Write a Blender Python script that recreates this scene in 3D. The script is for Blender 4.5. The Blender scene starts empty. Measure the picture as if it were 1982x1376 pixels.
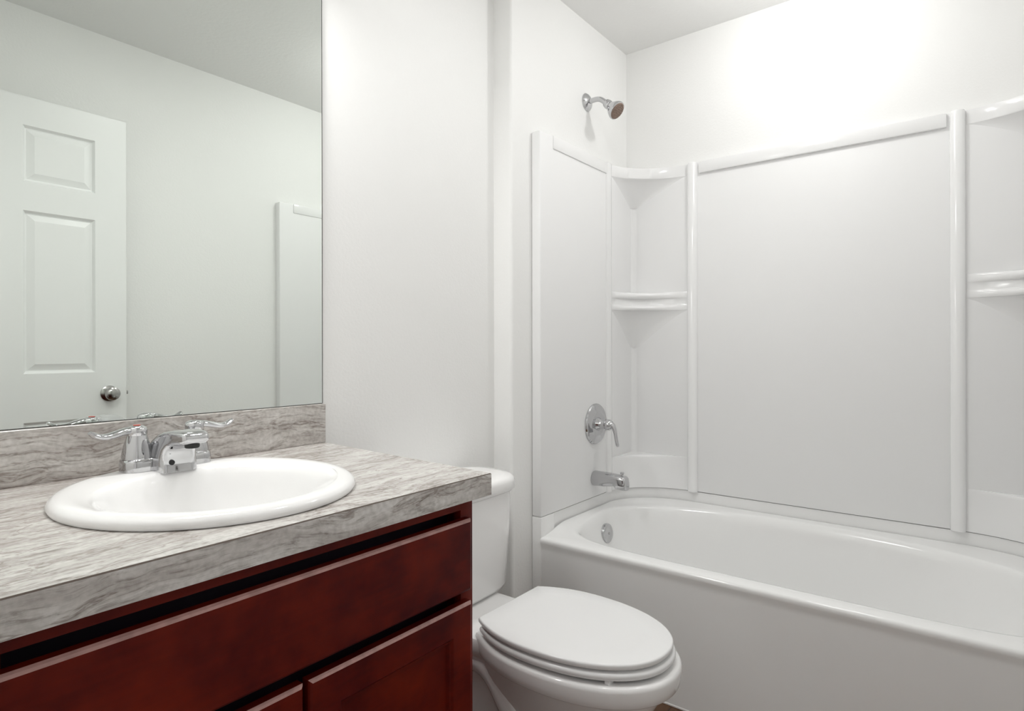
import bpy, bmesh, math, random
from mathutils import Vector, Matrix
random.seed(4)
SC = bpy.context.scene
COL = SC.collection
PI = math.pi
rad = math.radians

# ------------------------------------------------------------------ camera, world, exposure
EYE = 1.105                                   # camera height; the camera stands in the doorway at x = y = 0
yaw, roll = rad(52.12), rad(-0.109)
fwd = Vector((math.sin(yaw), math.cos(yaw), 0))
rgt = Vector((math.cos(yaw), -math.sin(yaw), 0))
up = Vector((0, 0, 1))
r2 = rgt * math.cos(roll) + up * math.sin(roll)
u2 = up * math.cos(roll) - rgt * math.sin(roll)
cam = bpy.data.objects.new('camera', bpy.data.cameras.new('camera'))
COL.objects.link(cam)
cam.matrix_world = Matrix(((r2.x, u2.x, -fwd.x, 0), (r2.y, u2.y, -fwd.y, 0), (r2.z, u2.z, -fwd.z, EYE), (0, 0, 0, 1)))
cam.data.sensor_width = 36
cam.data.lens = 1162.2 / 1982 * 36
cam.data.shift_y = -(688 - 674.6) / 1982
cam.data.clip_start = 0.02
SC.camera = cam

world = bpy.data.worlds.new('World')
SC.world = world
world.use_nodes = True
wb = world.node_tree.nodes['Background']
wb.inputs[0].default_value = (1.0, 0.98, 0.96, 1)
wb.inputs[1].default_value = 0.64             # light of the hall behind the open doorway

SC.view_settings.view_transform = 'Standard'
SC.view_settings.look = 'None'
SC.view_settings.exposure = 0.05
SC.view_settings.gamma = 1.0
SC.cycles.use_denoising = True
SC.cycles.max_bounces = 12
SC.cycles.diffuse_bounces = 8
SC.cycles.glossy_bounces = 6
SC.cycles.caustics_reflective = True
SC.cycles.blur_glossy = 1.0
SC.cycles.sample_clamp_indirect = 6.0
SC.cycles.caustics_refractive = False

def light(name, kind, loc, power, size, color=(1, 0.995, 0.985), rot=(0, 0, 0), shape='DISK', size_y=None, spread=None):
    d = bpy.data.lights.new(name, kind)
    d.energy = power
    d.color = color
    if kind == 'AREA':
        d.shape = shape
        d.size = size
        if size_y: d.size_y = size_y
        if spread: d.spread = spread
    else:
        d.shadow_soft_size = size
    o = bpy.data.objects.new(name, d)
    o.location = loc
    o.rotation_euler = rot
    COL.objects.link(o)
    return o

CEIL = 2.455
LIGHT_TUB = (2.03, 0.48)
LIGHT_VANITY = (0.53, 1.287, 2.20)
LIGHT_FILL = (1.18, 0.66)
light('added_fill_lamp', 'AREA', (LIGHT_FILL[0], LIGHT_FILL[1], CEIL - 0.030), 4.5, 0.15)  # unseen lamp, added to even out the light in the room
light('tub_ceiling_lamp', 'POINT', (LIGHT_TUB[0], LIGHT_TUB[1], CEIL - 0.125), 6.6, 0.045)
for k in range(3):
    light('vanity_bulb_lamp', 'AREA', (LIGHT_VANITY[0] - 0.17 + 0.17 * k, LIGHT_VANITY[1], LIGHT_VANITY[2] - 0.15), 2.4, 0.075)

# ------------------------------------------------------------------ materials
def srgb(r, g, b):
    f = lambda c: (c / 255 / 12.92) if c / 255 <= 0.04045 else ((c / 255 + 0.055) / 1.055) ** 2.4
    return (f(r), f(g), f(b), 1)

def new_mat(name):
    m = bpy.data.materials.new(name)
    m.use_nodes = True
    return m, m.node_tree, m.node_tree.nodes['Principled BSDF']

def simple(name, col, rough, metal=0.0, coat=0.0, spec=0.5, mottle=0.015, scale=6.0):
    """plain surface with a very faint procedural variation of colour"""
    m, t, b = new_mat(name)
    n = t.nodes.new('ShaderNodeTexNoise'); n.inputs['Scale'].default_value = scale
    tc = t.nodes.new('ShaderNodeTexCoord'); t.links.new(tc.outputs['Object'], n.inputs['Vector'])
    r = t.nodes.new('ShaderNodeValToRGB')
    lo = tuple(c * (1 - mottle) for c in col[:3]) + (1,); hi = tuple(min(1, c * (1 + mottle)) for c in col[:3]) + (1,)
    r.color_ramp.elements[0].color = lo; r.color_ramp.elements[1].color = hi
    t.links.new(n.outputs['Fac'], r.inputs['Fac']); t.links.new(r.outputs['Color'], b.inputs['Base Color'])
    b.inputs['Roughness'].default_value = rough
    b.inputs['Metallic'].default_value = metal
    b.inputs['Coat Weight'].default_value = coat
    b.inputs['Coat Roughness'].default_value = 0.05
    b.inputs['Specular IOR Level'].default_value = spec
    return m

def textured_paint(name, col, scale, strength, rough=0.55, detail=2.0):
    m, t, b = new_mat(name)
    tc = t.nodes.new('ShaderNodeTexCoord')
    n = t.nodes.new('ShaderNodeTexNoise'); n.inputs['Scale'].default_value = scale; n.inputs['Detail'].default_value = detail
    t.links.new(tc.outputs['Object'], n.inputs['Vector'])
    bp = t.nodes.new('ShaderNodeBump'); bp.inputs['Strength'].default_value = strength; bp.inputs['Distance'].default_value = 0.004
    t.links.new(n.outputs['Fac'], bp.inputs['Height']); t.links.new(bp.outputs['Normal'], b.inputs['Normal'])
    b.inputs['Base Color'].default_value = col
    b.inputs['Roughness'].default_value = rough
    b.inputs['Specular IOR Level'].default_value = 0.3
    return m

def laminate():
    m, t, b = new_mat('veined_stone_laminate')
    N, L = t.nodes.new, t.links.new
    tc = N('ShaderNodeTexCoord')
    # slow warp so that the streaks wander
    wp = N('ShaderNodeTexNoise'); wp.inputs['Scale'].default_value = 5.0; wp.inputs['Detail'].default_value = 3
    L(tc.outputs['Object'], wp.inputs['Vector'])
    vs = N('ShaderNodeVectorMath'); vs.operation = 'SCALE'; vs.inputs['Scale'].default_value = 0.085; L(wp.outputs['Color'], vs.inputs[0])
    va = N('ShaderNodeVectorMath'); va.operation = 'ADD'; L(tc.outputs['Object'], va.inputs[0]); L(vs.outputs[0], va.inputs[1])
    def streak(scale, detail, rough, sx, sy, sz):
        mp = N('ShaderNodeMapping'); mp.inputs['Rotation'].default_value = (0.0, 0.06, 0.14); mp.inputs['Scale'].default_value = (sx, sy, sz)
        L(va.outputs[0], mp.inputs['Vector'])
        w = N('ShaderNodeTexNoise'); w.inputs['Scale'].default_value = scale; w.inputs['Detail'].default_value = detail; w.inputs['Roughness'].default_value = rough
        L(mp.outputs[0], w.inputs['Vector'])
        return w
    def ramp(src, *els):
        r = N('ShaderNodeValToRGB'); e = r.color_ramp.elements
        e[0].position, e[0].color = els[0]; e[1].position, e[1].color = els[-1]
        for p, c in els[1:-1]:
            x = e.new(p); x.color = c
        L(src, r.inputs['Fac'])
        return r.outputs['Color']
    def mul(a_, b_, f):
        ml = N('ShaderNodeMix'); ml.data_type = 'RGBA'; ml.blend_type = 'MULTIPLY'; ml.inputs['Factor'].default_value = f
        L(a_, ml.inputs['A']); L(b_, ml.inputs['B'])
        return ml.outputs['Result']
    base = ramp(streak(3.0, 8, 0.62, 1.6, 9.0, 12.0).outputs['Fac'], (0.28, srgb(163, 155, 150)), (0.5, srgb(202, 198, 194)), (0.70, srgb(224, 222, 219)))
    fine = ramp(streak(9.0, 7, 0.7, 1.2, 12.0, 16.0).outputs['Fac'], (0.36, (0.52, 0.49, 0.47, 1)), (0.48, (0.95, 0.945, 0.94, 1)), (0.58, (1, 1, 1, 1)))
    vein = ramp(streak(2.2, 6, 0.6, 1.3, 10.0, 15.0).outputs['Fac'], (0.445, (1, 1, 1, 1)), (0.465, (0.46, 0.40, 0.37, 1)), (0.486, (1, 1, 1, 1)))
    s = N('ShaderNodeTexNoise'); s.inputs['Scale'].default_value = 130; s.inputs['Detail'].default_value = 4; L(tc.outputs['Object'], s.inputs['Vector'])
    spk = ramp(s.outputs['Fac'], (0.34, (0.72, 0.71, 0.70, 1)), (0.62, (1, 1, 1, 1)))
    L(mul(mul(mul(base, fine, 0.85), vein, 0.75), spk, 0.6), b.inputs['Base Color'])
    b.inputs['Roughness'].default_value = 0.2
    return m

def cherry():
    m, t, b = new_mat('cherry_stained_wood')
    N, L = t.nodes.new, t.links.new
    tc = N('ShaderNodeTexCoord')
    n = N('ShaderNodeTexNoise'); n.inputs['Scale'].default_value = 7; n.inputs['Detail'].default_value = 4; n.inputs['Roughness'].default_value = 0.6
    L(tc.outputs['Object'], n.inputs['Vector'])
    r = N('ShaderNodeValToRGB'); e = r.color_ramp.elements
    e[0].position = 0.32; e[0].color = (0.055, 0.0012, 0.0018, 1); e[1].position = 0.72; e[1].color = (0.17, 0.012, 0.0018, 1)
    L(n.outputs['Fac'], r.inputs['Fac'])
    mp = N('ShaderNodeMapping'); mp.inputs['Scale'].default_value = (3, 60, 60); L(tc.outputs['Object'], mp.inputs['Vector'])
    g = N('ShaderNodeTexNoise'); g.inputs['Scale'].default_value = 2.5; g.inputs['Detail'].default_value = 5; L(mp.outputs[0], g.inputs['Vector'])
    r3 = N('ShaderNodeValToRGB'); e = r3.color_ramp.elements
    e[0].position = 0.35; e[0].color = (0.78, 0.78, 0.78, 1); e[1].position = 0.65; e[1].color = (1, 1, 1, 1)
    L(g.outputs['Fac'], r3.inputs['Fac'])
    ml = N('ShaderNodeMix'); ml.data_type = 'RGBA'; ml.blend_type = 'MULTIPLY'; ml.inputs['Factor'].default_value = 0.6
    L(r.outputs['Color'], ml.inputs['A']); L(r3.outputs['Color'], ml.inputs['B'])
    L(ml.outputs['Result'], b.inputs['Base Color'])
    b.inputs['Roughness'].default_value = 0.42
    b.inputs['Specular IOR Level'].default_value = 0.16
    return m

def plank_floor():
    m, t, b = new_mat('brown_plank_floor')
    N, L = t.nodes.new, t.links.new
    tc = N('ShaderNodeTexCoord')
    br = N('ShaderNodeTexBrick'); br.inputs['Scale'].default_value = 1.0
    br.inputs['Brick Width'].default_value = 0.9; br.inputs['Row Height'].default_value = 0.15; br.inputs['Mortar Size'].default_value = 0.0015
    br.inputs['Color1'].default_value = srgb(116, 82, 54); br.inputs['Color2'].default_value = srgb(92, 63, 41); br.inputs['Mortar'].default_value = srgb(48, 33, 23)
    L(tc.outputs['Object'], br.inputs['Vector'])
    mp = N('ShaderNodeMapping'); mp.inputs['Scale'].default_value = (3, 50, 3); L(tc.outputs['Object'], mp.inputs['Vector'])
    n = N('ShaderNodeTexNoise'); n.inputs['Scale'].default_value = 2; n.inputs['Detail'].default_value = 6; L(mp.outputs[0], n.inputs['Vector'])
    r = N('ShaderNodeValToRGB'); e = r.color_ramp.elements
    e[0].position = 0.3; e[0].color = (0.55, 0.5, 0.46, 1); e[1].position = 0.7; e[1].color = (1, 1, 1, 1)
    L(n.outputs['Fac'], r.inputs['Fac'])
    ml = N('ShaderNodeMix'); ml.data_type = 'RGBA'; ml.blend_type = 'MULTIPLY'; ml.inputs['Factor'].default_value = 0.8
    L(br.outputs['Color'], ml.inputs['A']); L(r.outputs['Color'], ml.inputs['B']); L(ml.outputs['Result'], b.inputs['Base Color'])
    b.inputs['Roughness'].default_value = 0.4
    return m

M_WALL = textured_paint('white_wall_paint', (0.84, 0.84, 0.83, 1), 130, 0.10)
M_CEIL = textured_paint('ceiling_texture_paint', (0.80, 0.80, 0.79, 1), 55, 0.25, 0.8, 3.0)
M_ACRYL = simple('white_acrylic', (0.83, 0.83, 0.83, 1), 0.16, mottle=0.006)
M_PANEL = simple('satin_white_acrylic', (0.83, 0.83, 0.83, 1), 0.48, spec=0.35, mottle=0.006)
M_TUB = simple('white_tub_enamel', (0.84, 0.84, 0.835, 1), 0.14, mottle=0.006)
M_PORC = simple('white_vitreous_china', (0.86, 0.855, 0.85, 1), 0.08, mottle=0.006)
M_SEAT = simple('white_seat_plastic', (0.80, 0.80, 0.80, 1), 0.2, mottle=0.006)
M_DOOR = simple('white_door_paint', (0.83, 0.835, 0.83, 1), 0.4, mottle=0.01)
M_CHROME = simple('polished_chrome', (0.58, 0.58, 0.59, 1), 0.06, metal=1.0, mottle=0.02)
M_NICKEL = simple('satin_nickel', (0.42, 0.41, 0.40, 1), 0.2, metal=1.0, mottle=0.02)
M_NOZZLE = simple('brown_grey_rubber_nozzles', srgb(128, 108, 96), 0.5, mottle=0.25, scale=240)
M_SHADE = simple('painted_cabinet_shade', (0.012, 0.004, 0.012, 1), 0.8, mottle=0.05)
M_CAULK = simple('white_caulk', (0.82, 0.81, 0.80, 1), 0.5)
M_RED = simple('red_hot_marker', srgb(190, 60, 40), 0.3)
M_BLACK = simple('black_recess', (0.01, 0.01, 0.01, 1), 0.6)
M_LAM = laminate()
M_SEAM = simple('brown_laminate_seam', srgb(92, 80, 72), 0.4)
M_GLINT = simple('painted_edge_glint', (0.36, 0.20, 0.18, 1), 0.5, mottle=0.45, scale=60)  # pale colour stands for the highlight along the top edges
M_WOOD = cherry()
M_FLOOR = plank_floor()

def mirror_mat():
    m, t, b = new_mat('silvered_mirror_glass')
    n = t.nodes.new('ShaderNodeTexNoise'); n.inputs['Scale'].default_value = 3
    r = t.nodes.new('ShaderNodeValToRGB')
    r.color_ramp.elements[0].color = (0.86, 0.90, 0.865, 1); r.color_ramp.elements[1].color = (0.87, 0.91, 0.875, 1)
    t.links.new(n.outputs['Fac'], r.inputs['Fac']); t.links.new(r.outputs['Color'], b.inputs['Base Color'])
    b.inputs['Metallic'].default_value = 1; b.inputs['Roughness'].default_value = 0.0
    return m
M_MIRROR = mirror_mat()
M_EDGE = simple('dark_mirror_edge', srgb(40, 46, 44), 0.3, metal=0.6)

def glow_mat(name, col, strength):
    m, t, b = new_mat(name)
    n = t.nodes.new('ShaderNodeTexNoise'); n.inputs['Scale'].default_value = 2
    r = t.nodes.new('ShaderNodeValToRGB')
    r.color_ramp.elements[0].color = tuple(c * 0.97 for c in col) + (1,); r.color_ramp.elements[1].color = col + (1,)
    t.links.new(n.outputs['Fac'], r.inputs['Fac']); t.links.new(r.outputs['Color'], b.inputs['Emission Color'])
    b.inputs['Emission Strength'].default_value = strength
    return m
M_GLOW = glow_mat('lit_frosted_glass', (1.0, 0.97, 0.93), 1.5)

# ------------------------------------------------------------------ mesh helpers
def obj(name, bm, mat, parent=None, sharp=38, smooth=True):
    bmesh.ops.recalc_face_normals(bm, faces=bm.faces)
    me = bpy.data.meshes.new(name)
    bm.to_mesh(me); bm.free()
    for p in me.polygons: p.use_smooth = smooth
    if smooth: me.set_sharp_from_angle(angle=rad(sharp))
    me.materials.append(mat)
    o = bpy.data.objects.new(name, me)
    COL.objects.link(o)
    if parent:
        o.parent = parent
        o.matrix_parent_inverse = Matrix.Translation(-Vector(parent_base(parent)))
    return o

def parent_base(p):
    v = Vector(p.location)
    q = p.parent
    while q:
        v = v * 0 + v if q is None else v
        q = q.parent
    return PB.get(p.name, Vector(p.location))
PB = {}

def tag(o, label, cat, group=None):
    o['label'] = label; o['category'] = cat
    if group: o['group'] = group
    return o

def thing(name, label, cat, loc, group=None):
    o = bpy.data.objects.new(name, None)
    o.empty_display_size = 0.05
    COL.objects.link(o)
    o.location = loc
    PB[o.name] = Vector(loc)
    return tag(o, label, cat, group)

def struct(o):
    o['kind'] = 'structure'
    return o

def part(name, bm, mat, parent, sharp=38, label=None):
    o = obj(name, bm, mat, None, sharp)
    o.parent = parent
    if parent.type == 'EMPTY':
        o.matrix_parent_inverse = Matrix.Translation(-Vector(parent.location))
    if label: o['label'] = label
    return o

def nbm(): return bmesh.new()

def box(bm, x0, x1, y0, y1, z0, z1, bev=0.0, seg=2):
    vs = [bm.verts.new((x, y, z)) for z in (z0, z1) for y in (y0, y1) for x in (x0, x1)]
    fs = [(0, 2, 3, 1), (4, 5, 7, 6), (0, 1, 5, 4), (2, 6, 7, 3), (0, 4, 6, 2), (1, 3, 7, 5)]
    faces = [bm.faces.new([vs[i] for i in f]) for f in fs]
    if bev:
        ed = list({e for f in faces for e in f.edges})
        bmesh.ops.bevel(bm, geom=ed, offset=bev, segments=seg, profile=0.5, affect='EDGES')
    return bm

def loft(bm, rings, cap0=True, cap1=True, closed=True):
    R = [[bm.verts.new(p) for p in r] for r in rings]
    n = len(R[0])
    for a, b in zip(R, R[1:]):
        for i in range(n if closed else n - 1):
            j = (i + 1) % n
            bm.faces.new((a[i], a[j], b[j], b[i]))
    if cap0: bm.faces.new(R[0][::-1])
    if cap1: bm.faces.new(R[-1])
    return R

def frame_of(d):
    d = Vector(d).normalized()
    a = Vector((0, 0, 1)) if abs(d.z) < 0.9 else Vector((1, 0, 0))
    u = d.cross(a).normalized()
    v = d.cross(u).normalized()
    return d, u, v

def lathe(bm, base, axis, prof, n=40, cap0=True, cap1=True):
    """prof: list of (distance along axis, radius)"""
    d, u, v = frame_of(axis)
    base = Vector(base)
    rings = []
    for h, r in prof:
        r = max(r, 1e-4)
        rings.append([base + d * h + (u * math.cos(2 * PI * k / n) + v * math.sin(2 * PI * k / n)) * r for k in range(n)])
    loft(bm, rings, cap0, cap1)
    return bm

def tube(bm, pts, radii, n=16, side=None, flat=None):
    """tube along points; radii a number or (width, thickness) per point; side is the fixed width direction"""
    pts = [Vector(p) for p in pts]
    rings = []
    for i, p in enumerate(pts):
        t = (pts[min(i + 1, len(pts) - 1)] - pts[max(i - 1, 0)]).normalized()
        s = Vector(side) if side is not None else (Vector((0, 0, 1)) if abs(t.z) < 0.95 else Vector((1, 0, 0))).cross(t)
        s = (s - t * s.dot(t)).normalized()
        q = t.cross(s).normalized()
        r = radii[i] if isinstance(radii, (list, tuple)) else radii
        rw, rt = r if isinstance(r, tuple) else (r, r)
        ring = []
        for k in range(n):
            a = 2 * PI * k / n
            c, sn = math.cos(a), math.sin(a)
            e = flat or 2.0
            c = math.copysign(abs(c) ** (2 / e), c); sn = math.copysign(abs(sn) ** (2 / e), sn)
            ring.append(p + s * (rw * c) + q * (rt * sn))
        rings.append(ring)
    loft(bm, rings)
    return bm

def bez(p0, p1, p2, p3, n):
    p0, p1, p2, p3 = map(Vector, (p0, p1, p2, p3))
    return [p0 * (1 - t) ** 3 + p1 * 3 * t * (1 - t) ** 2 + p2 * 3 * t * t * (1 - t) + p3 * t ** 3 for t in [k / n for k in range(n + 1)]]

# ------------------------------------------------------------------ the room
WET = 1.359        # wall behind mirror and toilet
ALC = 1.280        # alcove end wall that carries the shower fittings
OPP = -0.265       # wall facing the mirror
LEFT = 0.12        # wall with the doorway the camera stands in
BACK = 2.505       # long wall behind the tub
JOG = 1.643

def wallbox(name, *a):
    return struct(obj(name, box(nbm(), *a), M_WALL, smooth=False))

struct(obj('floor', box(nbm(), -1.2, BACK + 0.1, OPP - 0.1, WET + 0.1, -0.05, 0.0), M_FLOOR, smooth=False))
struct(obj('ceiling', box(nbm(), -0.02, BACK + 0.1, OPP - 0.1, WET + 0.1, CEIL, CEIL + 0.05), M_CEIL, smooth=False))
# wet wall with the jog beside the toilet, one continuous surface
bm = nbm()
fp = [(0.0, WET), (JOG, WET), (JOG, ALC), (BACK + 0.1, ALC), (BACK + 0.1, WET + 0.1), (0.0, WET + 0.1)]
loft(bm, [[Vector((x, y, 0)) for x, y in fp], [Vector((x, y, CEIL)) for x, y in fp]])
ve = [e for e in bm.edges if all(abs(v.co.x - JOG) < 1e-5 and abs(v.co.y - ALC) < 1e-5 for v in e.verts)]
bmesh.ops.bevel(bm, geom=ve, offset=0.012, segments=5, profile=0.5, affect='EDGES')
struct(obj('wall_vanity', bm, M_WALL, sharp=25))
wallbox('wall_back', BACK, BACK + 0.1, OPP - 0.1, ALC, 0, CEIL)
wallbox('wall_opposite', -0.02, BACK + 0.1, OPP - 0.1, OPP, 0, CEIL)
bm = nbm()   # wall with doorway
box(bm, 0.0, LEFT, 0.60, WET, 0, CEIL); box(bm, 0.0, LEFT, OPP, -0.16, 0, CEIL); box(bm, 0.0, LEFT, -0.16, 0.60, 2.07, CEIL)
struct(obj('wall_doorway', bm, M_WALL, smooth=False))

# ------------------------------------------------------------------ door folded open against the opposite wall
DX0, DX1, DY0, DY1, DZ0, DZ1 = 0.215, 0.991, -0.141, -0.106, 0.008, 2.052
bm = nbm()
px = [(0.325, 0.553), (0.648, 0.880)]
pz = [(0.22, 0.83), (1.013, 1.626), (1.733, 1.945)]
holes = [(a, b, c, d) for a, b in px for c, d in pz]
xs = sorted({DX0, DX1, *[v for p in px for v in p]}); zs = sorted({DZ0, DZ1, *[v for p in pz for v in p]})
for i in range(len(xs) - 1):
    for j in range(len(zs) - 1):
        q = (xs[i], xs[i + 1], zs[j], zs[j + 1])
        if q in holes:
            a, b, c, d = q
            rect = lambda ins, y: [Vector((a + ins, y, c + ins)), Vector((b - ins, y, c + ins)), Vector((b - ins, y, d - ins)), Vector((a + ins, y, d - ins))]
            loft(bm, [rect(0, DY1), rect(0.008, DY1 - 0.011), rect(0.012, DY1 - 0.012), rect(0.036, DY1 - 0.003)], cap0=False, cap1=True)
        else:
            bm.faces.new([bm.verts.new((x, DY1, z)) for x, z in ((q[0], q[2]), (q[1], q[2]), (q[1], q[3]), (q[0], q[3]))])
fr = [Vector((DX0, 0, DZ0)), Vector((DX1, 0, DZ0)), Vector((DX1, 0, DZ1)), Vector((DX0, 0, DZ1))]
loft(bm, [[v + Vector((0, DY0, 0)) for v in fr], [v + Vector((0, DY1, 0)) for v in fr]], cap0=True, cap1=False)
bmesh.ops.remove_doubles(bm, verts=bm.verts, dist=1e-5)
door = struct(obj('door_1', bm, M_DOOR, sharp=8))
door['label'] = 'white six panel door standing open, seen in the mirror'; door['category'] = 'door'
KX, KZ = 0.928, 0.925
bm = nbm()
lathe(bm, (KX, DY1, KZ), (0, 1, 0), [(0, 0.032), (0.005, 0.032), (0.008, 0.026), (0.011, 0.014), (0.018, 0.012), (0.023, 0.017), (0.029, 0.024), (0.037, 0.0275), (0.045, 0.026), (0.051, 0.019), (0.054, 0.009), (0.0545, 0.001)])
part('door_knob', bm, M_NICKEL, door, label='round dark nickel door knob')
bm = nbm(); box(bm, DX1 - 0.001, DX1 + 0.002, -0.135, -0.112, KZ - 0.028, KZ + 0.028); box(bm, DX1, DX1 + 0.011, -0.130, -0.117, KZ - 0.007, KZ + 0.007, 0.002)
part('latch', bm, M_NICKEL, door)
for z in (0.25, 1.02, 1.85):
    bm = nbm(); lathe(bm, (DX0 - 0.004, DY1 + 0.004, z - 0.045), (0, 0, 1), [(0, 0.006), (0.09, 0.006)], 12)
    part('hinge', bm, M_NICKEL, door)

# ------------------------------------------------------------------ vanity: cabinet, worktop, basin, tap
CZ = 0.8625        # worktop surface
CT = 0.0425
CFY = 0.7515       # worktop front
CABX, CABY = 0.8715, 0.776
van = thing('vanity_cabinet', 'dark cherry red vanity cabinet under the sink worktop', 'cabinet', (0.5, 1.06, 0))
CTOP = CZ - CT
bm = nbm()   # carcass: sides, bottom, back, toe kick and face frame
box(bm, LEFT + 0.003, LEFT + 0.021, CABY + 0.018, WET - 0.002, 0.0, CTOP)
box(bm, CABX - 0.018, CABX, CABY + 0.018, WET - 0.002, 0.0, CTOP)
box(bm, LEFT + 0.021, CABX - 0.018, CABY + 0.018, WET - 0.002, 0.10, 0.118)
box(bm, LEFT + 0.021, CABX - 0.018, CABY + 0.075, CABY + 0.09, 0.0, 0.10)
box(bm, LEFT + 0.003, 0.16, CABY, CABY + 0.018, 0.10, CTOP)            # left stile
box(bm, 0.838, CABX, CABY, CABY + 0.018, 0.10, CTOP, 0.0012)           # right stile
box(bm, 0.16, 0.838, CABY, CABY + 0.018, 0.799, CTOP)                  # top rail
box(bm, 0.16, 0.838, CABY, CABY + 0.018, 0.646, 0.668)                 # middle rail
box(bm, 0.16, 0.838, CABY, CABY + 0.018, 0.10, 0.14)                   # bottom rail
part('carcass', bm, M_WOOD, van, 30)
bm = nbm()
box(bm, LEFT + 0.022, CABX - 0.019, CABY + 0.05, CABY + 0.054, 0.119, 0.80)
part('shade_sheet', bm, M_SHADE, van)  # added sheet behind the frame; its near-black colour is painted shade
def paint_glint(o, ztop):  # paints the highlight of the top chamfer as a pale colour
    o.data.materials.append(M_GLINT)
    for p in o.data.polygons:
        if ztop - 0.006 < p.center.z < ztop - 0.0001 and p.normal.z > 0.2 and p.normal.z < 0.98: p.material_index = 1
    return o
def slab_front(bm, x0, x1, z0, z1, y0, y1, bev):
    r = lambda i, y: [Vector((x0 + i, y, z0 + i)), Vector((x1 - i, y, z0 + i)), Vector((x1 - i, y, z1 - i)), Vector((x0 + i, y, z1 - i))]
    loft(bm, [r(0, y1), r(0, y0 + bev), r(bev * 0.4, y0 + bev * 0.4), r(bev, y0)])
DFY0, DFY1 = CABY - 0.0195, CABY - 0.001
bm = nbm(); slab_front(bm, 0.130, 0.8495, 0.6490, 0.7845, DFY0, DFY1, 0.0055)
paint_glint(part('drawer_front', bm, M_WOOD, van, 20), 0.7845)
def shaker(x0, x1, z0, z1):
    bm = nbm()
    fw = 0.052
    y0, y1 = DFY0, DFY1
    R = lambda i, y: [Vector((x0 + i, y, z0 + i)), Vector((x1 - i, y, z0 + i)), Vector((x1 - i, y, z1 - i)), Vector((x0 + i, y, z1 - i))]
    loft(bm, [R(0, y1), R(0, y0 + 0.005), R(0.002, y0 + 0.002), R(0.005, y0), R(fw, y0), R(fw + 0.004, y0 + 0.004), R(fw + 0.007, y0 + 0.004), R(fw + 0.010, y0 + 0.010)])
    return paint_glint(part('cabinet_door', bm, M_WOOD, van, 20), z1)
shaker(0.500, 0.8495, 0.115, 0.6290)
shaker(0.130, 0.4915, 0.115, 0.6290)

ctr = thing('countertop', 'grey beige veined laminate worktop with low backsplash below the mirror', 'countertop', (0.5, 1.06, CTOP))
SX, SY, SA, SB = 0.498, 1.036, 0.228, 0.247       # basin outline
poly = [(LEFT + 0.002, CFY), (0.900, CFY), (0.934, WET - 0.001), (LEFT + 0.002, WET - 0.001)]
def ray_poly(c, a, P):
    dx, dy = math.cos(a), math.sin(a)
    best = None
    for (x0, y0), (x1, y1) in zip(P, P[1:] + P[:1]):
        ex, ey = x1 - x0, y1 - y0
        den = dx * ey - dy * ex
        if abs(den) < 1e-12: continue
        t = ((x0 - c[0]) * ey - (y0 - c[1]) * ex) / den
        s = ((x0 - c[0]) * dy - (y0 - c[1]) * dx) / den
        if t > 0 and -1e-9 <= s <= 1 + 1e-9 and (best is None or t < best): best = t
    return best
angs = sorted([2 * PI * k / 128 for k in range(128)] + [math.atan2(y - SY, x - SX) % (2 * PI) for x, y in poly])
def shrink(P, d):
    cx = sum(p[0] for p in P) / len(P); cy = sum(p[1] for p in P) / len(P)
    return [(x + math.copysign(d, cx - x), y + math.copysign(d, cy - y)) for x, y in P]
def pring(P, z): return [Vector((SX + math.cos(a) * ray_poly((SX, SY), a, P), SY + math.sin(a) * ray_poly((SX, SY), a, P), z)) for a in angs]
def ering(a_, b_, z): return [Vector((SX + a_ * b_ / math.hypot(b_ * math.cos(a), a_ * math.sin(a)) * math.cos(a), SY + a_ * b_ / math.hypot(b_ * math.cos(a), a_ * math.sin(a)) * math.sin(a), z)) for a in angs]
bm = nbm()
hole0, hole1 = ering(SA - 0.022, SB - 0.022, CTOP), ering(SA - 0.022, SB - 0.022, CZ)
loft(bm, [hole0, pring(poly, CTOP), pring(poly, CZ - 0.0018), pring(shrink(poly, 0.0014), CZ), hole1, hole0], cap0=False, cap1=False)
bmesh.ops.remove_doubles(bm, verts=bm.verts, dist=1e-6)
slab = part('slab', bm, M_LAM, ctr, 30)
slab.data.materials.append(M_SEAM)
for p in slab.data.polygons:
    if CZ - 0.0017 < p.center.z < CZ - 0.0003: p.material_index = 1
bm = nbm(); box(bm, LEFT + 0.002, 0.934, 1.340, WET - 0.001, CZ, CZ + 0.1, 0.001, 1)
part('backsplash', bm, M_LAM, ctr, 30)

# basin: rolled rim, off-centre bowl
snk = thing('sink_basin', 'white oval drop-in sink basin set into the veined worktop', 'sink', (SX, SY, CZ))
def ell(cx, cy, a_, b_, z, n=96): return [Vector((cx + a_ * math.cos(2 * PI * k / n), cy + b_ * math.sin(2 * PI * k / n), CZ + z)) for k in range(n)]
OX, OY, OA, OB = SX, 1.000, 0.182, 0.186         # bowl opening
bm = nbm()
rim = [(0.012, 0.0), (0.002, 0.001), (0.0, 0.006), (0.003, 0.012), (0.010, 0.0165), (0.020, 0.0185), (0.030, 0.0180)]
rings = [ell(SX, SY, SA - 0.02, SB - 0.02, -0.05)] + [ell(SX, SY, SA - d, SB - d, z) for d, z in rim]
for d, z in [(-0.006, 0.0165), (0.0, 0.0145), (0.006, 0.009), (0.012, 0.0), (0.020, -0.02), (0.032, -0.05), (0.05, -0.085), (0.075, -0.115), (0.11, -0.132), (0.15, -0.138)]:
    rings.append(ell(OX, OY, OA - d, OB - d, z))
rings.append(ell(OX, OY, 0.022, 0.022, -0.140))
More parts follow.
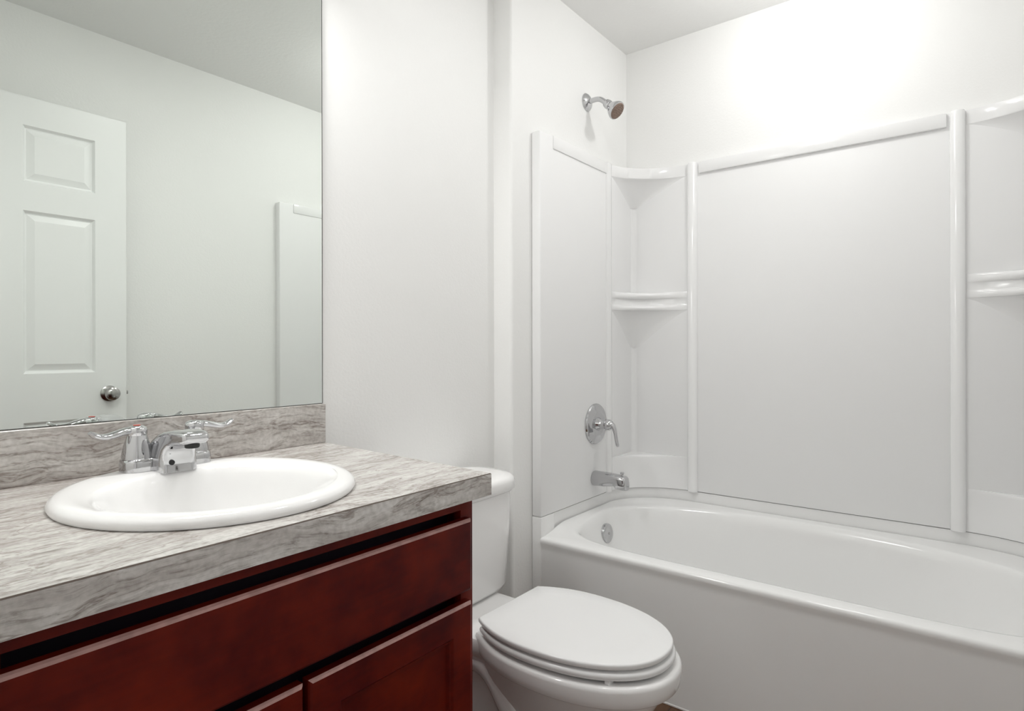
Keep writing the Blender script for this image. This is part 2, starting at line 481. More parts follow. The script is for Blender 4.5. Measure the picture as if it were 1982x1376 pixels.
# outside of the bowl so it has thickness
loft(bm, rings, cap0=False, cap1=True)
loft(bm, [ell(SX, SY, SA - 0.02, SB - 0.02, -0.05), ell(OX, OY, OA - 0.03, OB - 0.03, -0.10), ell(OX, OY, OA - 0.1, OB - 0.1, -0.15), ell(OX, OY, 0.02, 0.02, -0.155)], cap0=False, cap1=True)
bmesh.ops.remove_doubles(bm, verts=bm.verts, dist=1e-5)
part('bowl', bm, M_PORC, snk, 50)
bm = nbm(); lathe(bm, (OX, OY, CZ - 0.141), (0, 0, 1), [(0, 0.02), (0.004, 0.024), (0.006, 0.021), (0.006, 0.012), (0.009, 0.010), (0.010, 0.001)])
part('drain', bm, M_CHROME, snk)

# tap
FX, FY, FZ = 0.5050, 1.237, CZ + 0.0165
tap = thing('basin_faucet', 'chrome two handle faucet standing on the sink rim', 'faucet', (FX, FY, FZ))
def stadium(cx, cy, hx, r, z, n=24, ex=2.6):
    pts = []
    for k in range(4 * n):
        a = 2 * PI * k / (4 * n)
        c, s = math.cos(a), math.sin(a)
        x = math.copysign(abs(c) ** (2 / ex), c) * r + math.copysign(hx - r, c) * (1 if abs(c) > 1e-6 else 0)
        pts.append(Vector((cx + x, cy + math.copysign(abs(s) ** (2 / ex), s) * r, z)))
    return pts
bm = nbm()
loft(bm, [stadium(FX, FY, 0.079, 0.029, FZ - 0.003), stadium(FX, FY, 0.079, 0.029, FZ + 0.017), stadium(FX, FY, 0.078, 0.028, FZ + 0.0215), stadium(FX, FY, 0.074, 0.024, FZ + 0.0245), stadium(FX, FY, 0.066, 0.016, FZ + 0.025)])
part('base_plate', bm, M_CHROME, tap, 50)
# spout: broad foot sweeping up and forward to a rounded nose
bm = nbm()
front_ = [(0.062, -0.002), (0.0605, 0.010), (0.060, 0.020), (0.0605, 0.030), (0.064, 0.039), (0.072, 0.046), (0.085, 0.0505), (0.098, 0.0525), (0.110, 0.0535), (0.119, 0.0550), (0.125, 0.0590), (0.1265, 0.0640)]
back_ = [(-0.030, -0.002), (-0.0295, 0.012), (-0.026, 0.026), (-0.018, 0.040), (-0.006, 0.053), (0.014, 0.065), (0.042, 0.0735), (0.072, 0.0775), (0.096, 0.0785), (0.113, 0.0775), (0.123, 0.0740), (0.1265, 0.0680)]
wid_ = [0.036, 0.0358, 0.035, 0.0335, 0.0315, 0.0292, 0.027, 0.0255, 0.0245, 0.0235, 0.0215, 0.017]
rings = []
for (f0, h0_), (f1, h1_), hw in zip(front_, back_, wid_):
    c = Vector((FX, FY - (f0 + f1) / 2, FZ + (h0_ + h1_) / 2))
    q = Vector((0, -(f1 - f0) / 2, (h1_ - h0_) / 2))
    ring = []
    for k in range(40):
        a = 2 * PI * k / 40
        cc, ss = math.cos(a), math.sin(a)
        e = 4.6
        ring.append(c + Vector((1, 0, 0)) * hw * math.copysign(abs(cc) ** (2 / e), cc) + q * math.copysign(abs(ss) ** (2 / e), ss))
    rings.append(ring)
loft(bm, rings)
sp = part('spout', bm, M_CHROME, tap, 60)
bm = nbm(); lathe(bm, (FX, FY - 0.106, FZ + 0.0560), (0, 0, -1), [(0, 0.0125), (0.007, 0.0125), (0.009, 0.0115), (0.0095, 0.010), (0.006, 0.009)], 28, True, True)
part('aerator', bm, M_BLACK, sp, label='aerator under the spout nose, shade put in as black')  # black colour stands for the shade in the outlet recess
bm = nbm(); lathe(bm, (FX - 0.016, FY - 0.0590, FZ + 0.017), (0, -1, 0.02), [(0, 0.0048), (0.0035, 0.0048), (0.004, 0.003)], 16)
part('set_screw', bm, M_BLACK, sp)
for s in (-1, 1):
    hx = FX + s * 0.0520
    bm = nbm()
    lathe(bm, (hx, FY, FZ + 0.0235), (0, 0, 1), [(0, 0.0255), (0.004, 0.0255), (0.010, 0.0245), (0.025, 0.0215), (0.036, 0.0185), (0.042, 0.0165), (0.046, 0.0155)])
    hd = part('handle', bm, M_CHROME, tap, 50)
    bm = nbm()
    lathe(bm, (hx, FY, FZ + 0.066), (0, 0, 1), [(-0.001, 0.0155), (0.003, 0.0175), (0.010, 0.0175), (0.015, 0.0155), (0.018, 0.010), (0.019, 0.001)])
    d = Vector((s * 0.99, -0.03, 0)).normalized()
    o0 = Vector((hx, FY, FZ + 0.076))
    path = bez(o0 + d * 0.006, o0 + d * 0.032 + up * 0.003, o0 + d * 0.052 - up * 0.020, o0 + d * 0.076 + up * 0.003, 14)
    rr = [(0.0100 + 0.0040 * math.sin(PI * min(1, k / 14 * 1.15)) - (0.005 if k == 14 else 0.0015 if k == 13 else 0), 0.0072 - 0.0022 * k / 14 - (0.0015 if k == 14 else 0)) for k in range(15)]
    tube(bm, path, rr, 16, side=d.cross(up))
    lv = part('lever', bm, M_CHROME, hd, 60)
    if s < 0:
        bm = nbm(); lathe(bm, (hx, FY, FZ + 0.0843), (0, 0, 1), [(0, 0.006), (0.0012, 0.006), (0.0014, 0.001)], 20)
        mk = part('hot_marker', bm, M_RED, hd, label='small red hot water dot')

# ------------------------------------------------------------------ mirror
mir = thing('wall_mirror', 'large frameless wall mirror above the veined backsplash', 'mirror', (0.53, 1.356, CZ + 0.102))
bm = nbm(); box(bm, LEFT + 0.004, 0.9325, 1.3535, 1.3545, CZ + 0.1015, 2.06)
part('mirror_glass', bm, M_MIRROR, mir)
bm = nbm(); box(bm, LEFT + 0.003, 0.9352, 1.3546, WET - 0.0005, CZ + 0.1005, 2.0615)
part('backing', bm, M_EDGE, mir, label='dark thin mirror edge')

# ------------------------------------------------------------------ toilet
TX = 1.270
toi = thing('toilet', 'white two piece toilet with closed lid between vanity and bathtub', 'toilet', (TX, 0.95, 0))
def prof_ring(tab, z, n=20, dz=None):
    """closed outline from a table of (y, half width); first and last entries close on the axis"""
    R = [Vector((TX + w, y, z)) for y, w in tab]
    Lh = [Vector((TX - w, y, z)) for y, w in reversed(tab[1:-1])]
    return R + Lh
def smooth_tab(tab, n):
    """Catmull-Rom through (y, w)"""
    out = []
    P = [tab[0]] + tab + [tab[-1]]
    for i in range(1, len(P) - 2):
        for k in range(n):
            t = k / n
            f = lambda a, b, c, d: 0.5 * (2 * b + (c - a) * t + (2 * a - 5 * b + 4 * c - d) * t * t + (3 * b - a - 3 * c + d) * t ** 3)
            out.append((f(P[i - 1][0], P[i][0], P[i + 1][0], P[i + 2][0]), max(0.0, f(P[i - 1][1], P[i][1], P[i + 1][1], P[i + 2][1]))))
    out.append(tab[-1])
    return out
def egg(yf, yw, yb, hw, hb, pf=2.15):
    """toilet seat outline: elliptical front, straight hinge edge of half width hb at the back"""
    tab = []
    n = 22
    for k in range(n + 1):
        a = PI / 2 * k / n
        tab.append((yw - (yw - yf) * math.cos(a) ** (2 / pf), hw * math.sin(a) ** (2 / pf)))
    m = 12
    for k in range(1, m + 1):
        t = k / m
        tab.append((yw + (yb - yw) * t, hw - (hw - hb) * (t ** 2.3)))
    tab.append((yb, hb * 0.5)); tab.append((yb, 0.0))
    tab[0] = (yf, 0.0)
    return tab
def inset(tab, d, cy):
    out = []
    for y, w in tab:
        r = math.hypot(y - cy, w) or 1
        out.append((y - (y - cy) / r * d, max(0.0, w - w / r * d)))
    return out
LY = 0.78
def slab_egg(tab, z0, z1, e, dome=0.0, cap=True):
    bm = nbm()
    seq = [(e, z0), (e * 0.3, z0 + e * 0.25), (0, z0 + e * 0.8), (0, z1 - e * 0.8), (e * 0.3, z1 - e * 0.25), (e, z1)]
    rr = [prof_ring(inset(tab, d, LY), z) for d, z in seq]
    if dome:
        for f in (0.75, 0.5, 0.25):
            rr.append(prof_ring([(LY + (y - LY) * f, w * f) for y, w in inset(tab, e, LY)], z1 + dome * (1 - f * f)))
    loft(bm, rr)
    return bm
lid_tab = egg(0.549, 0.820, 0.997, 0.1775, 0.128)
seat_tab = egg(0.543, 0.818, 0.990, 0.180, 0.132)
rim_tab = egg(0.529, 0.806, 1.015, 0.1865, 0.120)
RIMZ = 0.384
bm = nbm()
tabs = [
    (rim_tab, 0.060, RIMZ - 0.030), (rim_tab, 0.045, RIMZ - 0.004), (rim_tab, 0.030, RIMZ), (rim_tab, 0.007, RIMZ), (rim_tab, 0.002, RIMZ - 0.003), (rim_tab, 0.0, RIMZ - 0.010), (rim_tab, 0.002, RIMZ - 0.030), (rim_tab, 0.004, RIMZ - 0.044), (rim_tab, 0.007, RIMZ - 0.047), (rim_tab, 0.012, RIMZ - 0.048), (rim_tab, 0.030, RIMZ - 0.049)]
rings = [prof_ring(inset(t, d, LY), z) for t, d, z in tabs]
body = [  # (front, widest, back, half width, back half width, z)
    (0.568, 0.80, 1.03, 0.150, 0.105, 0.312), (0.588, 0.81, 1.06, 0.136, 0.098, 0.275), (0.618, 0.82, 1.10, 0.118, 0.092, 0.230), (0.648, 0.84, 1.13, 0.104, 0.090, 0.185), (0.672, 0.86, 1.15, 0.098, 0.090, 0.130),
    (0.684, 0.87, 1.16, 0.098, 0.094, 0.080), (0.676, 0.87, 1.17, 0.106, 0.104, 0.035), (0.664, 0.87, 1.18, 0.114, 0.112, 0.012), (0.662, 0.87, 1.18, 0.115, 0.113, 0.0)]
for yf, yw, yb, hw, hb, z in body: rings.append(prof_ring(egg(yf, yw, yb, hw, hb), z))
loft(bm, rings)
part('bowl', bm, M_PORC, toi, 50)
# deck behind the seat that carries the tank
def rrect(cx, y0, y1, hw, r, z, bulge=0.0, n=8):
    pts = []
    for (sx, yc, a0) in ((1, y1, 0), (-1, y1, 90), (-1, y0, 180), (1, y0, 270)):
        ccx = cx + sx * (hw - r); ccy = yc - r if yc == y1 else yc + r
        for k in range(n + 1):
            a = rad(a0 + 90 * k / n)
            pts.append(Vector((ccx + r * math.cos(a), ccy + r * math.sin(a), z)))
    if bulge:
        # add points on the long front edge and bow it outwards
        i = 3 * (n + 1)
        a, b = pts[i - 1], pts[i]
        extra = [a.lerp(b, k / 12) for k in range(1, 12)]
        pts = pts[:i] + extra + pts[i:]
        for p in pts:
            if p.y < (y0 + y1) / 2:
                u = (p.x - cx) / hw
                p.y -= bulge * max(0.0, 1 - u * u)
    return pts
bm = nbm()
loft(bm, [rrect(TX, 0.955, 1.300, 0.085, 0.03, 0.25), rrect(TX, 0.955, 1.315, 0.115, 0.04, 0.31), rrect(TX, 0.960, 1.325, 0.132, 0.03, 0.335), rrect(TX, 0.962, 1.325, 0.134, 0.03, 0.362), rrect(TX, 0.966, 1.322, 0.130, 0.03, 0.370), rrect(TX, 0.976, 1.312, 0.120, 0.03, 0.372)])
part('tank_deck', bm, M_PORC, toi, 50)
# outline of the trapway swelling out of both flanks of the pedestal
for s in (-1, 1):
    bm = nbm()
    px_ = TX + s * 0.085
    path = bez((px_, 0.80, 0.205), (px_ + s * 0.008, 0.94, 0.10), (px_ + s * 0.006, 0.90, 0.345), (px_ - s * 0.004, 1.06, 0.300), 16) + bez((px_ - s * 0.004, 1.06, 0.300), (px_, 1.14, 0.27), (px_ + s * 0.004, 1.13, 0.16), (px_ + s * 0.012, 1.10, 0.03), 12)[1:]
    tube(bm, path, [0.030 + 0.012 * math.sin(PI * k / 28) for k in range(29)], 18)
    part('trapway', bm, M_PORC, toi, 60)
part('seat', slab_egg(seat_tab, RIMZ + 0.0085, RIMZ + 0.0255, 0.0075), M_SEAT, toi, 50)
part('lid', slab_egg(lid_tab, RIMZ + 0.0305, RIMZ + 0.044, 0.0045, 0.003), M_SEAT, toi, 50)
for s in (-1, 1):
    bm = nbm(); box(bm, TX + s * 0.078 - 0.024, TX + s * 0.078 + 0.024, 0.972, 1.012, RIMZ - 0.001, RIMZ + 0.034, 0.006, 3)
    part('hinge', bm, M_SEAT, toi)
for x, y in ((-0.122, 0.63), (0.122, 0.63), (-0.09, 0.93), (0.09, 0.93)):
    bm = nbm(); box(bm, TX + x - 0.010, TX + x + 0.010, y - 0.006, y + 0.006, RIMZ - 0.0005, RIMZ + 0.0095, 0.001)
    part('seat_bumper', bm, M_SEAT, toi)
TKF, TKB = 1.128, 1.345
bm = nbm()
loft(bm, [rrect(TX, TKF + 0.040, TKB - 0.01, 0.175, 0.05, 0.3725, 0.01), rrect(TX, TKF + 0.020, TKB - 0.004, 0.200, 0.07, 0.378, 0.012), rrect(TX, TKF + 0.014, TKB, 0.209, 0.078, 0.392, 0.014), rrect(TX, TKF + 0.004, TKB, 0.219, 0.085, 0.56, 0.016), rrect(TX, TKF, TKB, 0.224, 0.088, 0.676, 0.018)])
part('tank', bm, M_PORC, toi, 50)
bm = nbm()
loft(bm, [rrect(TX, TKF - 0.004, TKB, 0.230, 0.09, 0.6765, 0.018), rrect(TX, TKF - 0.009, TKB + 0.004, 0.236, 0.094, 0.682, 0.018), rrect(TX, TKF - 0.009, TKB + 0.004, 0.236, 0.094, 0.704, 0.018), rrect(TX, TKF - 0.006, TKB + 0.002, 0.233, 0.092, 0.713, 0.018), rrect(TX, TKF + 0.003, TKB - 0.006, 0.224, 0.085, 0.719, 0.018), rrect(TX, TKF + 0.03, TKB - 0.03, 0.194, 0.06, 0.722, 0.016)])
part('tank_lid', bm, M_PORC, toi, 50)
bm = nbm(); lathe(bm, (TX - 0.165, TKF - 0.004, 0.615), (0, -1, 0), [(0, 0.014), (0.008, 0.013), (0.016, 0.008), (0.02, 0.007)], 20); tube(bm, [(TX - 0.165, TKF - 0.022, 0.615), (TX - 0.13, TKF - 0.028, 0.61), (TX - 0.095, TKF - 0.026, 0.605)], [(0.006, 0.006), (0.007, 0.005), (0.008, 0.005)], 12)
part('flush_lever', bm, M_CHROME, toi)

# ------------------------------------------------------------------ bathtub and wall surround
PY0, PY1 = -0.225, 1.240     # faces of the two end panels
BX = 2.485                   # face of the long back panel
TXF = 1.760                  # front of tub and panels
A1 = (2.283, PY1); B1 = (BX, 0.982); C1 = (2.466, 1.195)
A0 = (2.283, PY0); B0 = (BX, 0.033); C0 = (2.466, -0.180)
MIDY = 0.5075
def qbez(a, c, b, n): return [((1 - t) ** 2 * a[0] + 2 * t * (1 - t) * c[0] + t * t * b[0], (1 - t) ** 2 * a[1] + 2 * t * (1 - t) * c[1] + t * t * b[1]) for t in [k / n for k in range(n + 1)]]
ARC1 = qbez(A1, C1, B1, 20)
ARC0 = qbez(B0, C0, A0, 20)
tub = thing('bathtub', 'white alcove bathtub with plain smooth apron beside the toilet', 'bathtub', (2.1, MIDY, 0))
outer = [(TXF - 0.004, PY1)] + ARC1 + ARC0 + [(TXF - 0.004, PY0)]
TC = (2.11, MIDY)
def opening(a, d=0.0, e=0.0):
    """polar outline of the basin mouth: squarish towards the room, oval towards the wall"""
    dx, dy = math.cos(a), math.sin(a)
    lo, hi = 0.0, 2.0
    hy = 0.698 - d - e
    def inside(r):
        x, y = dx * r, dy * r
        if x < 0:
            n, hx = 5.0, 0.292 - d
        else:
            n, hx = 2.05, 0.325 - d
        return (abs(x) / hx) ** n + (abs(y) / hy) ** n < 1
    # blend exponents at the ends so the outline stays closed
    for _ in range(40):
        mid = (lo + hi) / 2
        if inside(mid): lo = mid
        else: hi = mid
    return lo
tang = sorted([2 * PI * k / 180 for k in range(180)] + [math.atan2(y - TC[1], x - TC[0]) % (2 * PI) for x, y in outer])
def deckz(x): 
    t = min(1, max(0, (x - 1.82) / 0.42)); t = t * t * (3 - 2 * t)
    return 0.4275 + 0.026 * t
def oring(d, z, front=0.0, tilt=True):
    out = []
    for a in tang:
        r = ray_poly(TC, a, outer)
        x, y = TC[0] + math.cos(a) * r, TC[1] + math.sin(a) * r
        t = min(1, max(0, (x - TXF - 0.004) / 0.16)); t = t * t * (3 - 2 * t)
        if x < TXF + 0.02: x = max(x, TXF - 0.004) + front
        out.append(Vector((x, y, z + (0.026 * t if tilt else 0))))
    return out
def iring(d, z, e=0.0, tilt=True, sh=0.0):
    out = []
    for a in tang:
        r = opening(a, d, e)
        x, y = TC[0] + math.cos(a) * r, TC[1] + math.sin(a) * r
        # the end away from the drain leans back like a couch
        if y < MIDY and sh: y += sh * (MIDY - y) / 0.7
        out.append(Vector((x, y, z + (deckz(x) - 0.4275 if tilt else 0))))
    return out
bm = nbm()
rings = [oring(0, 0.0, 0.008, False), oring(0, 0.38, 0.007, False), oring(0, 0.398, 0.005, False), oring(0, 0.408, 0.001), oring(0, 0.418, 0.0), oring(0, 0.4245, 0.003), oring(0, 0.4275, 0.010),
         iring(-0.010, 0.4275), iring(0.0, 0.4262), iring(0.006, 0.421), iring(0.012, 0.410), iring(0.018, 0.39), iring(0.030, 0.30, 0.012, True, 0.05), iring(0.042, 0.20, 0.03, False, 0.12), iring(0.055, 0.13, 0.045, False, 0.17), iring(0.080, 0.09, 0.07, False, 0.20), iring(0.12, 0.075, 0.11, False, 0.21), iring(0.22, 0.07, 0.25, False, 0.2)]
loft(bm, rings)
part('shell', bm, M_TUB, tub, 60)
# upstand that carries the wall panels
def strip(bm, path, nrm, z0, z1, th):
    pass
bm = nbm()
pth = [(TXF + 0.085, PY1 + 0.007)] + [(x + 0.006 * (1 if 0 < i < 20 else 0.5), y + 0.006 * (1 if i < 20 else 0)) for i, (x, y) in enumerate(ARC1)] + [(BX + 0.006, MIDY)] + [(x + 0.004, y - 0.004) for x, y in ARC0] + [(TXF + 0.085, PY0 - 0.007)]
back_ = [(TXF + 0.085, ALC - 0.001)] + [(min(BACK - 0.001, x + 0.20), ALC - 0.001) if i < 14 else (BACK - 0.001, y) for i, (x, y) in enumerate(ARC1)] + [(BACK - 0.001, MIDY)] + [(BACK - 0.001, y) if i < 7 else (min(BACK - 0.001, x + 0.20), OPP + 0.001) for i, (x, y) in enumerate(ARC0)] + [(TXF + 0.085, OPP + 0.001)]
R4 = [[Vector((p[0], p[1], 0.40)), Vector((p[0], p[1], 0.4955)), Vector((q[0], q[1], 0.4955)), Vector((q[0], q[1], 0.40))] for p, q in zip(pth, back_)]
loft(bm, R4)
for y0, y1 in ((PY1 - 0.001, ALC - 0.001), (OPP + 0.001, PY0 + 0.001)):
    box(bm, TXF + 0.0005, TXF + 0.086, y0, y1, 0.0, 0.4975, 0.002)
part('upstand', bm, M_TUB, tub, 50)
bm = nbm(); box(bm, TXF + 0.002, TXF + 0.012, PY0, PY1, 0.0, 0.007, 0.002)
part('caulk_bead', bm, M_CAULK, tub)
ov = Vector((2.125, 1.183, 0.366))
bm = nbm(); lathe(bm, ov, (0, -0.99, 0.13), [(0, 0.038), (0.010, 0.0385), (0.015, 0.037), (0.0175, 0.033), (0.019, 0.012), (0.019, 0.001)])
op = part('overflow_plate', bm, M_CHROME, tub, 40, 'round chrome overflow plate')
bm = nbm(); lathe(bm, ov + Vector((0, -0.0188, 0.0025)), (0, -0.99, 0.13), [(0, 0.0045), (0.002, 0.004), (0.0025, 0.001)], 16)
part('screw', bm, M_NICKEL, op)

ST = 1.889      # top of the surround
SB0 = 0.4985    # bottom of the panels
sur = thing('tub_surround', 'glossy white three wall shower surround with moulded corner shelves', 'shower surround', (2.45, MIDY, SB0))
for yf, yb, yw in ((PY1, ALC - 0.001, 1), (PY0, OPP + 0.001, -1)):
    bm = nbm()
    box(bm, TXF, 2.483, min(yf, yb), max(yf, yb), SB0, ST, 0.005, 3)
    e = part('end_panel', bm, M_PANEL, sur)
    bm = nbm()
    y = yf - yw * 0.0045
    box(bm, 1.842, 2.246, min(y, yf + 0.01 * yw), max(y, yf + 0.01 * yw), ST - 0.047, ST + 0.0005, 0.002)
    part('top_rail', bm, M_ACRYL, sur)
    # slim upright where the corner unit begins
    bm = nbm()
    pr = [(2.238, 0.0), (2.244, 0.006), (2.256, 0.0085), (2.270, 0.0085), (2.279, 0.006), (2.283, -0.002), (2.283, -0.01), (2.238, -0.01)]
    loft(bm, [[Vector((x, yf - yw * d, SB0)) for x, d in pr], [Vector((x, yf - yw * d, ST + 0.001)) for x, d in pr]])
    part('upright', bm, M_ACRYL, sur, 50)
bm = nbm(); box(bm, BX, BACK - 0.001, PY0 + 0.001, PY1 - 0.001, SB0, ST, 0.002)
part('back_panel', bm, M_PANEL, sur)
bm = nbm(); box(bm, BX - 0.011, BX + 0.01, 0.085, 0.93, ST - 0.047, ST + 0.0005, 0.003)
part('top_rail', bm, M_ACRYL, sur)
for yc in (0.9595, 0.0555):
    bm = nbm()
    pr = [(BX + 0.005, yc - 0.0225)] + [(BX - 0.023 * abs(math.sin(a)) ** 0.8, yc - 0.0215 * math.cos(a)) for a in [PI * k / 16 for k in range(17)]] + [(BX + 0.005, yc + 0.0225)]
    loft(bm, [[Vector((x, y, SB0)) for x, y in pr], [Vector((x, y, ST - 0.004)) for x, y in pr], [Vector((BX + (x - BX) * 0.85, yc + (y - yc) * 0.85, ST + 0.002)) for x, y in pr]])
    part('upright', bm, M_ACRYL, sur, 50)
# moulded corners: cove, three shelves each
for arc, cx, cy, s in ((ARC1, BX, PY1, 1), ([p for p in reversed(ARC0)], BX, PY0, -1)):
    K = Vector((cx, cy, 0))
    bm = nbm()
    r = 0.022
    cov = [(BX - r + r * math.sin(a), cy - s * r + s * r * math.cos(a)) for a in [PI / 2 * k / 10 for k in range(11)]]
    cov = cov + [(cx + 0.004, cy + s * 0.004)]
    loft(bm, [[Vector((x, y, SB0)) for x, y in cov], [Vector((x, y, ST - 0.01)) for x, y in cov]])
    part('corner_cove', bm, M_ACRYL, sur, 50)
    back = [(cx + 0.003, cy + s * 0.003)]
    def solid(levels, under=None, name='corner_shelf'):
        """levels: list of (z, push) rings of the arc, push moves the front edge into the room; closed at the corner"""
        bm = nbm()
        rr = []
        for z, push in levels:
            ring = []
            for i, (x, y) in enumerate(arc):
                t = i / (len(arc) - 1)
                n = Vector((-(cx - (x - 0.1 * 0)), 0, 0))
                d = Vector((x - cx, y - cy, 0)).normalized() if push else Vector((0, 0, 0))
                ring.append(Vector((x, y, z)) + d * push * math.sin(PI * min(1, max(0, t))) ** 0.35)
            ring += [Vector((cx, arc[-1][1], z)) + Vector((0.003, 0, 0)), Vector((cx + 0.003, cy + s * 0.003, z)), Vector((arc[0][0], cy + s * 0.003, z))]
            rr.append(ring)
        if under:
            h, zb = under
            low = []
            for f in (1.0, 0.9, 0.78, 0.64, 0.48, 0.3, 0.12):
                g = 1 - f
                ring = []
                for p in rr[0]:
                    q = Vector((cx + (p.x - cx) * f, cy + (p.y - cy) * f, zb - h * g ** 1.25))
                    ring.append(q)
                low.append(ring)
            rr = low[::-1] + rr[1:] if False else low[::-1] + rr
        loft(bm, rr)
        return part(name, bm, M_ACRYL, sur, 35)
    solid([(0.4985, 0.0), (0.628, 0.0), (0.634, -0.001), (0.639, -0.005)])
    solid([(1.268, 0.0), (1.269, 0.010), (1.273, 0.015), (1.279, 0.017), (1.285, 0.015), (1.290, 0.009), (1.292, 0.0), (1.296, -0.004), (1.318, -0.005), (1.3195, 0.002), (1.322, 0.011), (1.327, 0.015), (1.334, 0.016), (1.341, 0.013), (1.346, 0.005), (1.348, -0.006)], (0.185, 1.268))
    solid([(1.842, 0.0), (1.845, 0.003), (1.886, 0.003), (1.889, 0.0)], (0.125, 1.842))

# ------------------------------------------------------------------ shower fittings
hx, hz = 2.150, 2.122
shw = thing('overhead_shower', 'chrome shower head on a bent arm above the surround', 'shower', (hx, ALC, hz))
bm = nbm(); lathe(bm, (hx, ALC, hz), (0, -1, 0), [(0, 0.036), (0.004, 0.036), (0.010, 0.031), (0.016, 0.021), (0.019, 0.012)])
part('flange', bm, M_CHROME, shw)
path = [(hx, ALC - 0.005, hz), (hx, ALC - 0.035, hz + 0.001)] + bez((hx, ALC - 0.04, hz + 0.001), (hx, ALC - 0.062, hz + 0.001), (hx, ALC - 0.072, hz - 0.006), (hx, ALC - 0.096, hz - 0.030), 10)
bm = nbm(); tube(bm, path, 0.0105, 18)
part('arm', bm, M_CHROME, shw, 60)
hdir = Vector((0, -0.75, -0.66)).normalized()
h0 = Vector((hx, ALC - 0.090, hz - 0.024))
bm = nbm(); lathe(bm, h0, hdir, [(0, 0.012), (0.003, 0.0165), (0.012, 0.0185), (0.020, 0.0185), (0.024, 0.0165), (0.030, 0.019), (0.048, 0.031), (0.060, 0.0365), (0.066, 0.0375), (0.069, 0.0365), (0.0695, 0.034)], 40)
hd = part('head', bm, M_CHROME, shw, 40)
bm = nbm(); lathe(bm, h0 + hdir * 0.0685, hdir, [(0, 0.0335), (0.003, 0.0325), (0.0045, 0.029), (0.005, 0.001)], 40)
d, u, v = frame_of(hdir)
for rr, cnt in ((0.0, 1), (0.009, 6), (0.018, 12), (0.0265, 18)):
    for k in range(cnt):
        a = 2 * PI * k / cnt
        lathe(bm, h0 + hdir * 0.073 + (u * math.cos(a) + v * math.sin(a)) * rr, hdir, [(-0.001, 0.0021), (0.0025, 0.0015), (0.0027, 0.0005)], 8)
part('nozzle_face', bm, M_NOZZLE, hd, 40, 'brown grey nozzle face')

vx, vz = 2.147, 0.797
val = thing('shower_valve', 'round chrome tub valve with drooping lever handle above the spout', 'valve', (vx, PY1, vz))
bm = nbm(); lathe(bm, (vx, PY1, vz), (0, -1, 0), [(0, 0.083), (0.004, 0.083), (0.009, 0.079), (0.011, 0.072), (0.012, 0.056), (0.0155, 0.050), (0.016, 0.046), (0.015, 0.030), (0.015, 0.001)], 56)
part('escutcheon', bm, M_CHROME, val, 30)
bm = nbm(); lathe(bm, (vx, PY1 - 0.014, vz), (0, -1, 0), [(0, 0.027), (0.004, 0.026), (0.012, 0.021), (0.034, 0.019), (0.036, 0.019)], 36)
part('stem', bm, M_CHROME, val, 40)
bm = nbm()
lathe(bm, (vx, PY1 - 0.050, vz), (0, -1, 0), [(0, 0.021), (0.003, 0.0225), (0.018, 0.0215), (0.026, 0.017), (0.030, 0.009), (0.031, 0.001)], 36)
path = bez((vx, PY1 - 0.062, vz + 0.006), (vx, PY1 - 0.098, vz + 0.008), (vx, PY1 - 0.090, vz - 0.050), (vx, PY1 - 0.104, vz - 0.084), 16)
tube(bm, path, [(0.017 - 0.006 * min(1, k / 8) - (0.004 if k == 16 else 0), 0.012 - 0.0065 * min(1, k / 10) - (0.002 if k == 16 else 0)) for k in range(17)], 18, side=(1, 0, 0))
part('lever', bm, M_CHROME, val, 60)

sx_, sz_ = 2.140, 0.577
spt = thing('tub_spout', 'chrome tub spout with diverter knob below the round valve', 'spout', (sx_, PY1, sz_))
bm = nbm()
rings = []
for yd, zt, zb, hw in [(0.0, 0.0295, -0.0295, 0.0295), (0.004, 0.031, -0.031, 0.031), (0.05, 0.030, -0.027, 0.029), (0.078, 0.0285, -0.0225, 0.0275), (0.096, 0.0275, -0.020, 0.0265), (0.101, 0.027, -0.024, 0.0262), (0.106, 0.0268, -0.030, 0.026), (0.116, 0.026, -0.0315, 0.0255), (0.138, 0.0235, -0.0325, 0.0235), (0.145, 0.019, -0.032, 0.021), (0.149, 0.008, -0.0305, 0.016)]:
    c = Vector((sx_, PY1 - yd, sz_ + (zt + zb) / 2)); hh = (zt - zb) / 2
    ex = 2.0 + 1.2 * min(1, yd / 0.1)
    rings.append([c + Vector((hw * math.copysign(abs(math.cos(a)) ** (2 / ex), math.cos(a)), 0, hh * math.copysign(abs(math.sin(a)) ** (2 / ex), math.sin(a)))) for a in [2 * PI * k / 36 for k in range(36)]])
loft(bm, rings)
part('body', bm, M_CHROME, spt, 45)
bm = nbm(); lathe(bm, (sx_, PY1 - 0.126, sz_ + 0.023), (0, 0, 1), [(0, 0.0045), (0.006, 0.0040), (0.010, 0.0075), (0.013, 0.0085), (0.0155, 0.007), (0.016, 0.001)], 20)
part('diverter_knob', bm, M_CHROME, spt)

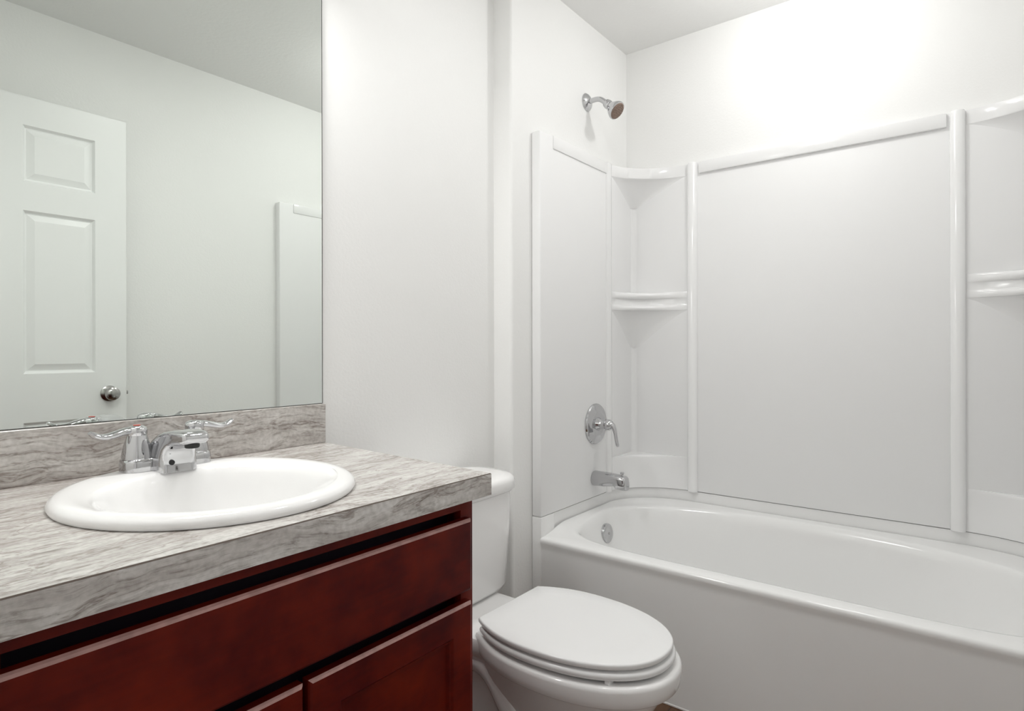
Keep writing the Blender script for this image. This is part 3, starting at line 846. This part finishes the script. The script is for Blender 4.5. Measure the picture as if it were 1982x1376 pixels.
# ------------------------------------------------------------------ the lamps (all out of view; the flat disc is an added fill)
lx, ly = LIGHT_TUB
clt = thing('ceiling_light', 'round white dome ceiling light over the bathtub', 'ceiling light', (lx, ly, CEIL))
bm = nbm(); lathe(bm, (lx, ly, CEIL), (0, 0, -1), [(0, 0.085), (0.012, 0.085), (0.02, 0.078), (0.02, 0.07)], 40)
part('base', bm, M_DOOR, clt)
bm = nbm(); lathe(bm, (lx, ly, CEIL - 0.018), (0, 0, -1), [(0, 0.07), (0.016, 0.066), (0.03, 0.05), (0.038, 0.026), (0.041, 0.001)], 40)
part('diffuser', bm, M_GLOW, clt)
lx, ly = LIGHT_FILL
dsk = thing('added_fill_disc', 'flat round fill light added to the ceiling in front of the toilet', 'ceiling light', (lx, ly, CEIL))
bm = nbm(); lathe(bm, (lx, ly, CEIL), (0, 0, -1), [(0, 0.095), (0.016, 0.095), (0.022, 0.088), (0.022, 0.078)], 40)
part('added_fill_ring', bm, M_DOOR, dsk)
bm = nbm(); lathe(bm, (lx, ly, CEIL - 0.020), (0, 0, -1), [(0, 0.078), (0.004, 0.077), (0.005, 0.001)], 40)
part('diffuser', bm, M_GLOW, dsk)  # glowing face of the added fill disc
vx_, vy_, vz_ = LIGHT_VANITY
vlt = thing('vanity_light', 'three globe chrome light bar on the wall over the mirror', 'wall light', (vx_, WET, vz_))
bm = nbm(); box(bm, vx_ - 0.29, vx_ + 0.29, WET - 0.03, WET - 0.001, vz_ - 0.05, vz_ + 0.05, 0.006)
part('back_plate', bm, M_CHROME, vlt)
for k in range(3):
    x = vx_ - 0.17 + 0.17 * k
    bm = nbm(); tube(bm, [(x, WET - 0.028, vz_), (x, vy_ + 0.012, vz_), (x, vy_, vz_ - 0.02), (x, vy_, vz_ - 0.05)], 0.008, 12)
    part('arm', bm, M_CHROME, vlt)
    bm = nbm(); lathe(bm, (x, vy_, vz_ - 0.04), (0, 0, -1), [(0, 0.02), (0.02, 0.032), (0.06, 0.048), (0.10, 0.055)], 28, True, False)
    part('shade', bm, M_GLOW, vlt)
